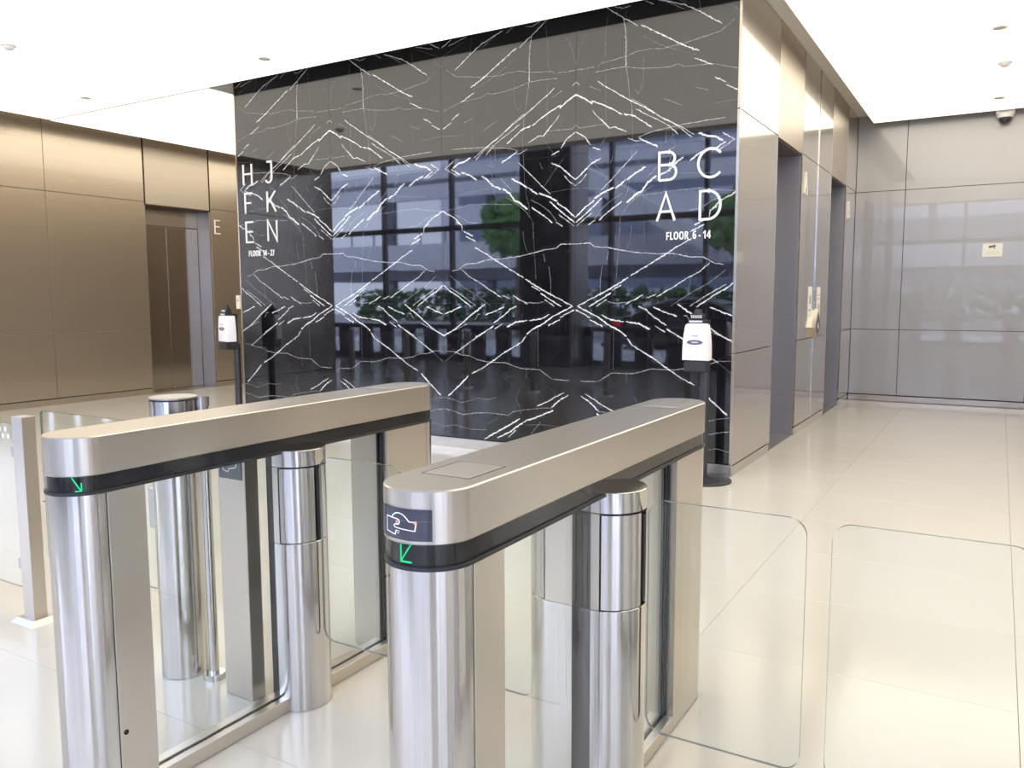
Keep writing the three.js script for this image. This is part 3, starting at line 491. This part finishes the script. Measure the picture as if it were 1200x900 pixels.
// ---------------------------------------------------------------- letters and signs
const CAP = 0.215, ST = 0.018;
const arc = (cx, cy, rx, ry, a0, a1, n = 16) => Array.from({ length: n + 1 }, (_, i) => { const a = (a0 + (a1 - a0) * i / n) * rad; return [cx + rx * Math.cos(a), cy + ry * Math.sin(a)]; });
const GLYPH = {       // strokes on a unit cap height
  A: [[[0, 0], [0.34, 1], [0.68, 0]], [[0.13, 0.34], [0.55, 0.34]]],
  B: [[[0, 0], [0, 1], [0.36, 1], ...arc(0.36, 0.77, 0.23, 0.23, 90, -90), [0, 0.54]], [[0.38, 0.54], ...arc(0.38, 0.27, 0.27, 0.27, 90, -90), [0, 0]]],
  C: [arc(0.46, 0.5, 0.46, 0.5, 42, 318, 28)],
  D: [[[0, 0], [0, 1], [0.3, 1], ...arc(0.3, 0.5, 0.44, 0.5, 90, -90, 24), [0, 0]]],
  E: [[[0.5, 0], [0, 0], [0, 1], [0.5, 1]], [[0, 0.52], [0.44, 0.52]]],
  F: [[[0, 0], [0, 1], [0.5, 1]], [[0, 0.52], [0.42, 0.52]]],
  H: [[[0, 0], [0, 1]], [[0.6, 0], [0.6, 1]], [[0, 0.52], [0.6, 0.52]]],
  J: [[[0.12, 1], [0.42, 1], [0.42, 0.28], ...arc(0.2, 0.24, 0.22, 0.24, 0, -150, 14)]],
  K: [[[0, 0], [0, 1]], [[0.56, 1], [0.02, 0.4]], [[0.2, 0.58], [0.58, 0]]],
  N: [[[0, 0], [0, 1], [0.62, 0], [0.62, 1]]],
};
function strip(path, h, t, depth) {               // a stroke of even width along a path, mitred at its corners
  const p = path.map(([x, y]) => new THREE.Vector2(x * h, y * h)), closed = p[0].distanceTo(p[p.length - 1]) < 1e-6, n = p.length, L = [], Q = [];
  for (let i = 0; i < n; i++) {
    const a = i ? p[i - 1] : closed ? p[n - 2] : null, c = i < n - 1 ? p[i + 1] : closed ? p[1] : null;
    const d0 = a && p[i].clone().sub(a).normalize(), d1 = c && c.clone().sub(p[i]).normalize(), d = (d0 && d1 ? d0.clone().add(d1) : d0 || d1).normalize();
    const m = new THREE.Vector2(-d.y, d.x), k = d0 && d1 ? Math.min(2.2, 1 / Math.max(0.2, m.dot(new THREE.Vector2(-d0.y, d0.x)))) : 1;
    L.push(p[i].clone().addScaledVector(m, k * t / 2)); Q.push(p[i].clone().addScaledVector(m, -k * t / 2));
  }
  const s = new THREE.Shape(L.concat(Q.reverse()));
  return new THREE.ExtrudeGeometry(s, { depth, bevelEnabled: false });
}
const glyph = (ch, h, t, depth) => GLYPH[ch].map((path, i) => strip(path, h, t, depth - 0.0004 * i));
const font = await new FontLoader().loadAsync('fonts/droid/droid_sans_bold.typeface.json');
function text(str, size, depth, width) { const g = new TextGeometry(str, { font, size, depth, curveSegments: 6 }); g.computeBoundingBox(); const b = g.boundingBox, k = width / (b.max.x - b.min.x); g.translate(-b.min.x, 0, 0).scale(k, 1, 1); return g; }
function sign(label, letters, floorText, [fx, fy, fw]) {
  const t = thing('directory_sign', label, 'sign', [letters[0][1], letters[0][2], ZM + 0.001]);
  for (const [ch, x, y] of letters) { const m = part('letter', glyph(ch, CAP, ST, 0.012), M.letter, t); m.position.set(x - letters[0][1], y - letters[0][2], 0); }
  const f = part('floor_range', text(floorText, 0.062, 0.006, fw), M.letter, t); f.position.set(fx - letters[0][1], fy - letters[0][2], 0);
}
sign('white metal letters B C A D over floor 6 to 14 on the marble', [['B', -2.372, 2.33], ['C', -2.055, 2.325], ['A', -2.385, 2.012], ['D', -2.035, 2.008]], 'FLOOR  6 - 14', [-2.307, 1.862, 0.36]);
sign('white metal letters H J F K E N on the marble over floor 14-27', [['H', -7.125, 2.64], ['J', -6.785, 2.64], ['F', -7.11, 2.332], ['K', -6.77, 2.332], ['E', -7.11, 2.025], ['N', -6.775, 2.025]], 'FLOOR  14 - 27', [-7.085, 1.872, 0.39]);
function liftLetter(label, ch, x, y, z, turn, h) { const t = thing('lift_letter', label, 'sign', [x, y, z]); t.rotation.y = turn; part('letter', glyph(ch, h, 0.018, 0.012), std([0.82, 0.78, 0.68], 0.35), t); }
liftLetter('pale metal letter E on the bronze wall beside its lift', 'E', XL + 0.001, 2.46, -8.93, Math.PI / 2, 0.205);
liftLetter('pale metal letter A on the bronze panel past its lift door', 'A', XB + 0.001, 2.44, -8.64, Math.PI / 2, 0.2);
liftLetter('pale metal letter B on the last bronze panel before the back wall', 'B', XB + 0.001, 2.42, -11.36, Math.PI / 2, 0.2);

// call button, notices, plates
{
  const c = thing('call_button', 'diamond shaped lift call plate with an up arrow, below two notices', 'button', [XB, 1.115, -9.36]);
  const dm = (a, b) => { const s = new THREE.Shape(); s.moveTo(0, b); s.lineTo(a, -b * 0.2); s.lineTo(0, -b); s.lineTo(-a, -b * 0.2); s.closePath(); return s; };
  const ex = (s, d) => new THREE.ExtrudeGeometry(s, { depth: d, bevelEnabled: false }).rotateY(Math.PI / 2);
  part('plate', ex(dm(0.15, 0.165), 0.05), M.steelFlat, c); part('face', ex(dm(0.118, 0.13), 0.003).translate(0.0492, 0, 0), M.black, c);
  part('arrow', ex(dm(0.03, 0.04), 0.002).translate(0.0518, -0.02, 0), M.letter, c);
  const paper = std([0.78, 0.76, 0.7], 0.6), ink = std([0.12, 0.12, 0.12], 0.7), ink2 = std([0.4, 0.4, 0.4], 0.7);
  for (const [z, label] of [[-9.13, 'white paper notice with a small dark block, nearer of the two above the call plate'], [-9.6, 'white paper notice with faint lines, farther of the two above the call plate']]) {
    const n = thing('paper_notice', label, 'notice', [XB, 1.36, z]);
    part('sheet', box(0.003, 0.32, 0.2, 0.002, 0, 0), paper, n);
    if (z > -9.4) parts('print', [box(0.001, 0.09, 0.1, 0.004, 0.02, 0), box(0.001, 0.02, 0.12, 0.004, -0.09, 0)], ink2, n); else parts('print', [box(0.001, 0.06, 0.08, 0.004, -0.06, 0), box(0.001, 0.012, 0.13, 0.004, 0.03, 0), box(0.001, 0.012, 0.13, 0.004, 0.07, 0)], ink2, n);
  }
  const s = thing('camera_sign', 'small white wall sign with a black surveillance camera symbol', 'sign', [-0.113, 1.99, ZB]);
  part('plate', rbox(0.22, 0.165, 0.004, 0, 0, 0.002, 0.001), paper, s);
  part('symbol', [new THREE.BoxGeometry(0.075, 0.026, 0.001).rotateZ(0.2).translate(-0.005, 0.045, 0.0046), box(0.012, 0.02, 0.001, 0.022, 0.024, 0.0046)], ink, s);
  parts('small_print', [box(0.15, 0.006, 0.001, 0, -0.02, 0.0046), box(0.17, 0.006, 0.001, 0, -0.045, 0.0046)], std([0.6, 0.6, 0.56], 0.7), s);
  const p = thing('wall_plate', 'small cream plate at the marble edge above the hand gel stand', 'wall plate', [XBL - 0.03, 1.375, ZM + 0.012]);
  part('plate', rbox(0.062, 0.15, 0.02, 0, 0, 0, 0.003), std([0.72, 0.66, 0.5], 0.5), p); part('slot', box(0.03, 0.02, 0.004, 0, 0.02, 0.0105), ink2, p);
}
// small ceiling fittings
function detector(label, x, z) { const t = thing('smoke_detector', label, 'smoke detector', [x, HP, z]); part('base', cyl(0.062, 0.062, 0.018, 0, -0.018, 0), M.white, t); part('dome', new THREE.SphereGeometry(0.048, 24, 10, 0, 6.2832, Math.PI / 2, Math.PI / 2).scale(1, 0.75, 1).translate(0, -0.018, 0), M.plastic, t); }
detector('white smoke detector on the ceiling above the entry gates', -7.66, -4.16);
detector('white smoke detector between two sprinkler covers over the lobby', -0.072, -9.42);
for (const [x, z, label] of [[-6.05, -5.63, 'flat sprinkler cover on the ceiling before the marble wall'], [-8.9, -5.64, 'flat sprinkler cover on the ceiling near the panelled wall'], [-0.114, -8.22, 'flat sprinkler cover nearest in the lift lobby ceiling'], [-0.122, -11.04, 'flat sprinkler cover by the back wall of the lift lobby']]) {
  const t = thing('sprinkler_cover', label, 'sprinkler', [x, HP, z]); part('disc', cyl(0.055, 0.055, 0.008, 0, -0.012, 0), std([0.8, 0.78, 0.74], 0.5), t); part('collar', cyl(0.04, 0.04, 0.006, 0, -0.005, 0), M.groove, t);
}
{
  const t = thing('dome_camera', 'white dome security camera under the ceiling at the back wall', 'security camera', [-0.055, 3.62, ZB]);
  part('mount', [rbox(0.2, 0.05, 0.16, 0, 0.03, 0.08, 0.012, 2), cyl(0.085, 0.1, 0.05, 0, -0.035, 0.09)], M.plastic, t);
  part('dome', new THREE.SphereGeometry(0.072, 28, 14, 0, 6.2832, Math.PI / 2, Math.PI / 2).translate(0, -0.035, 0.09), std([0.05, 0.05, 0.06], 0.1), t);
}
shadows(scene);
renderer.render(scene, camera);
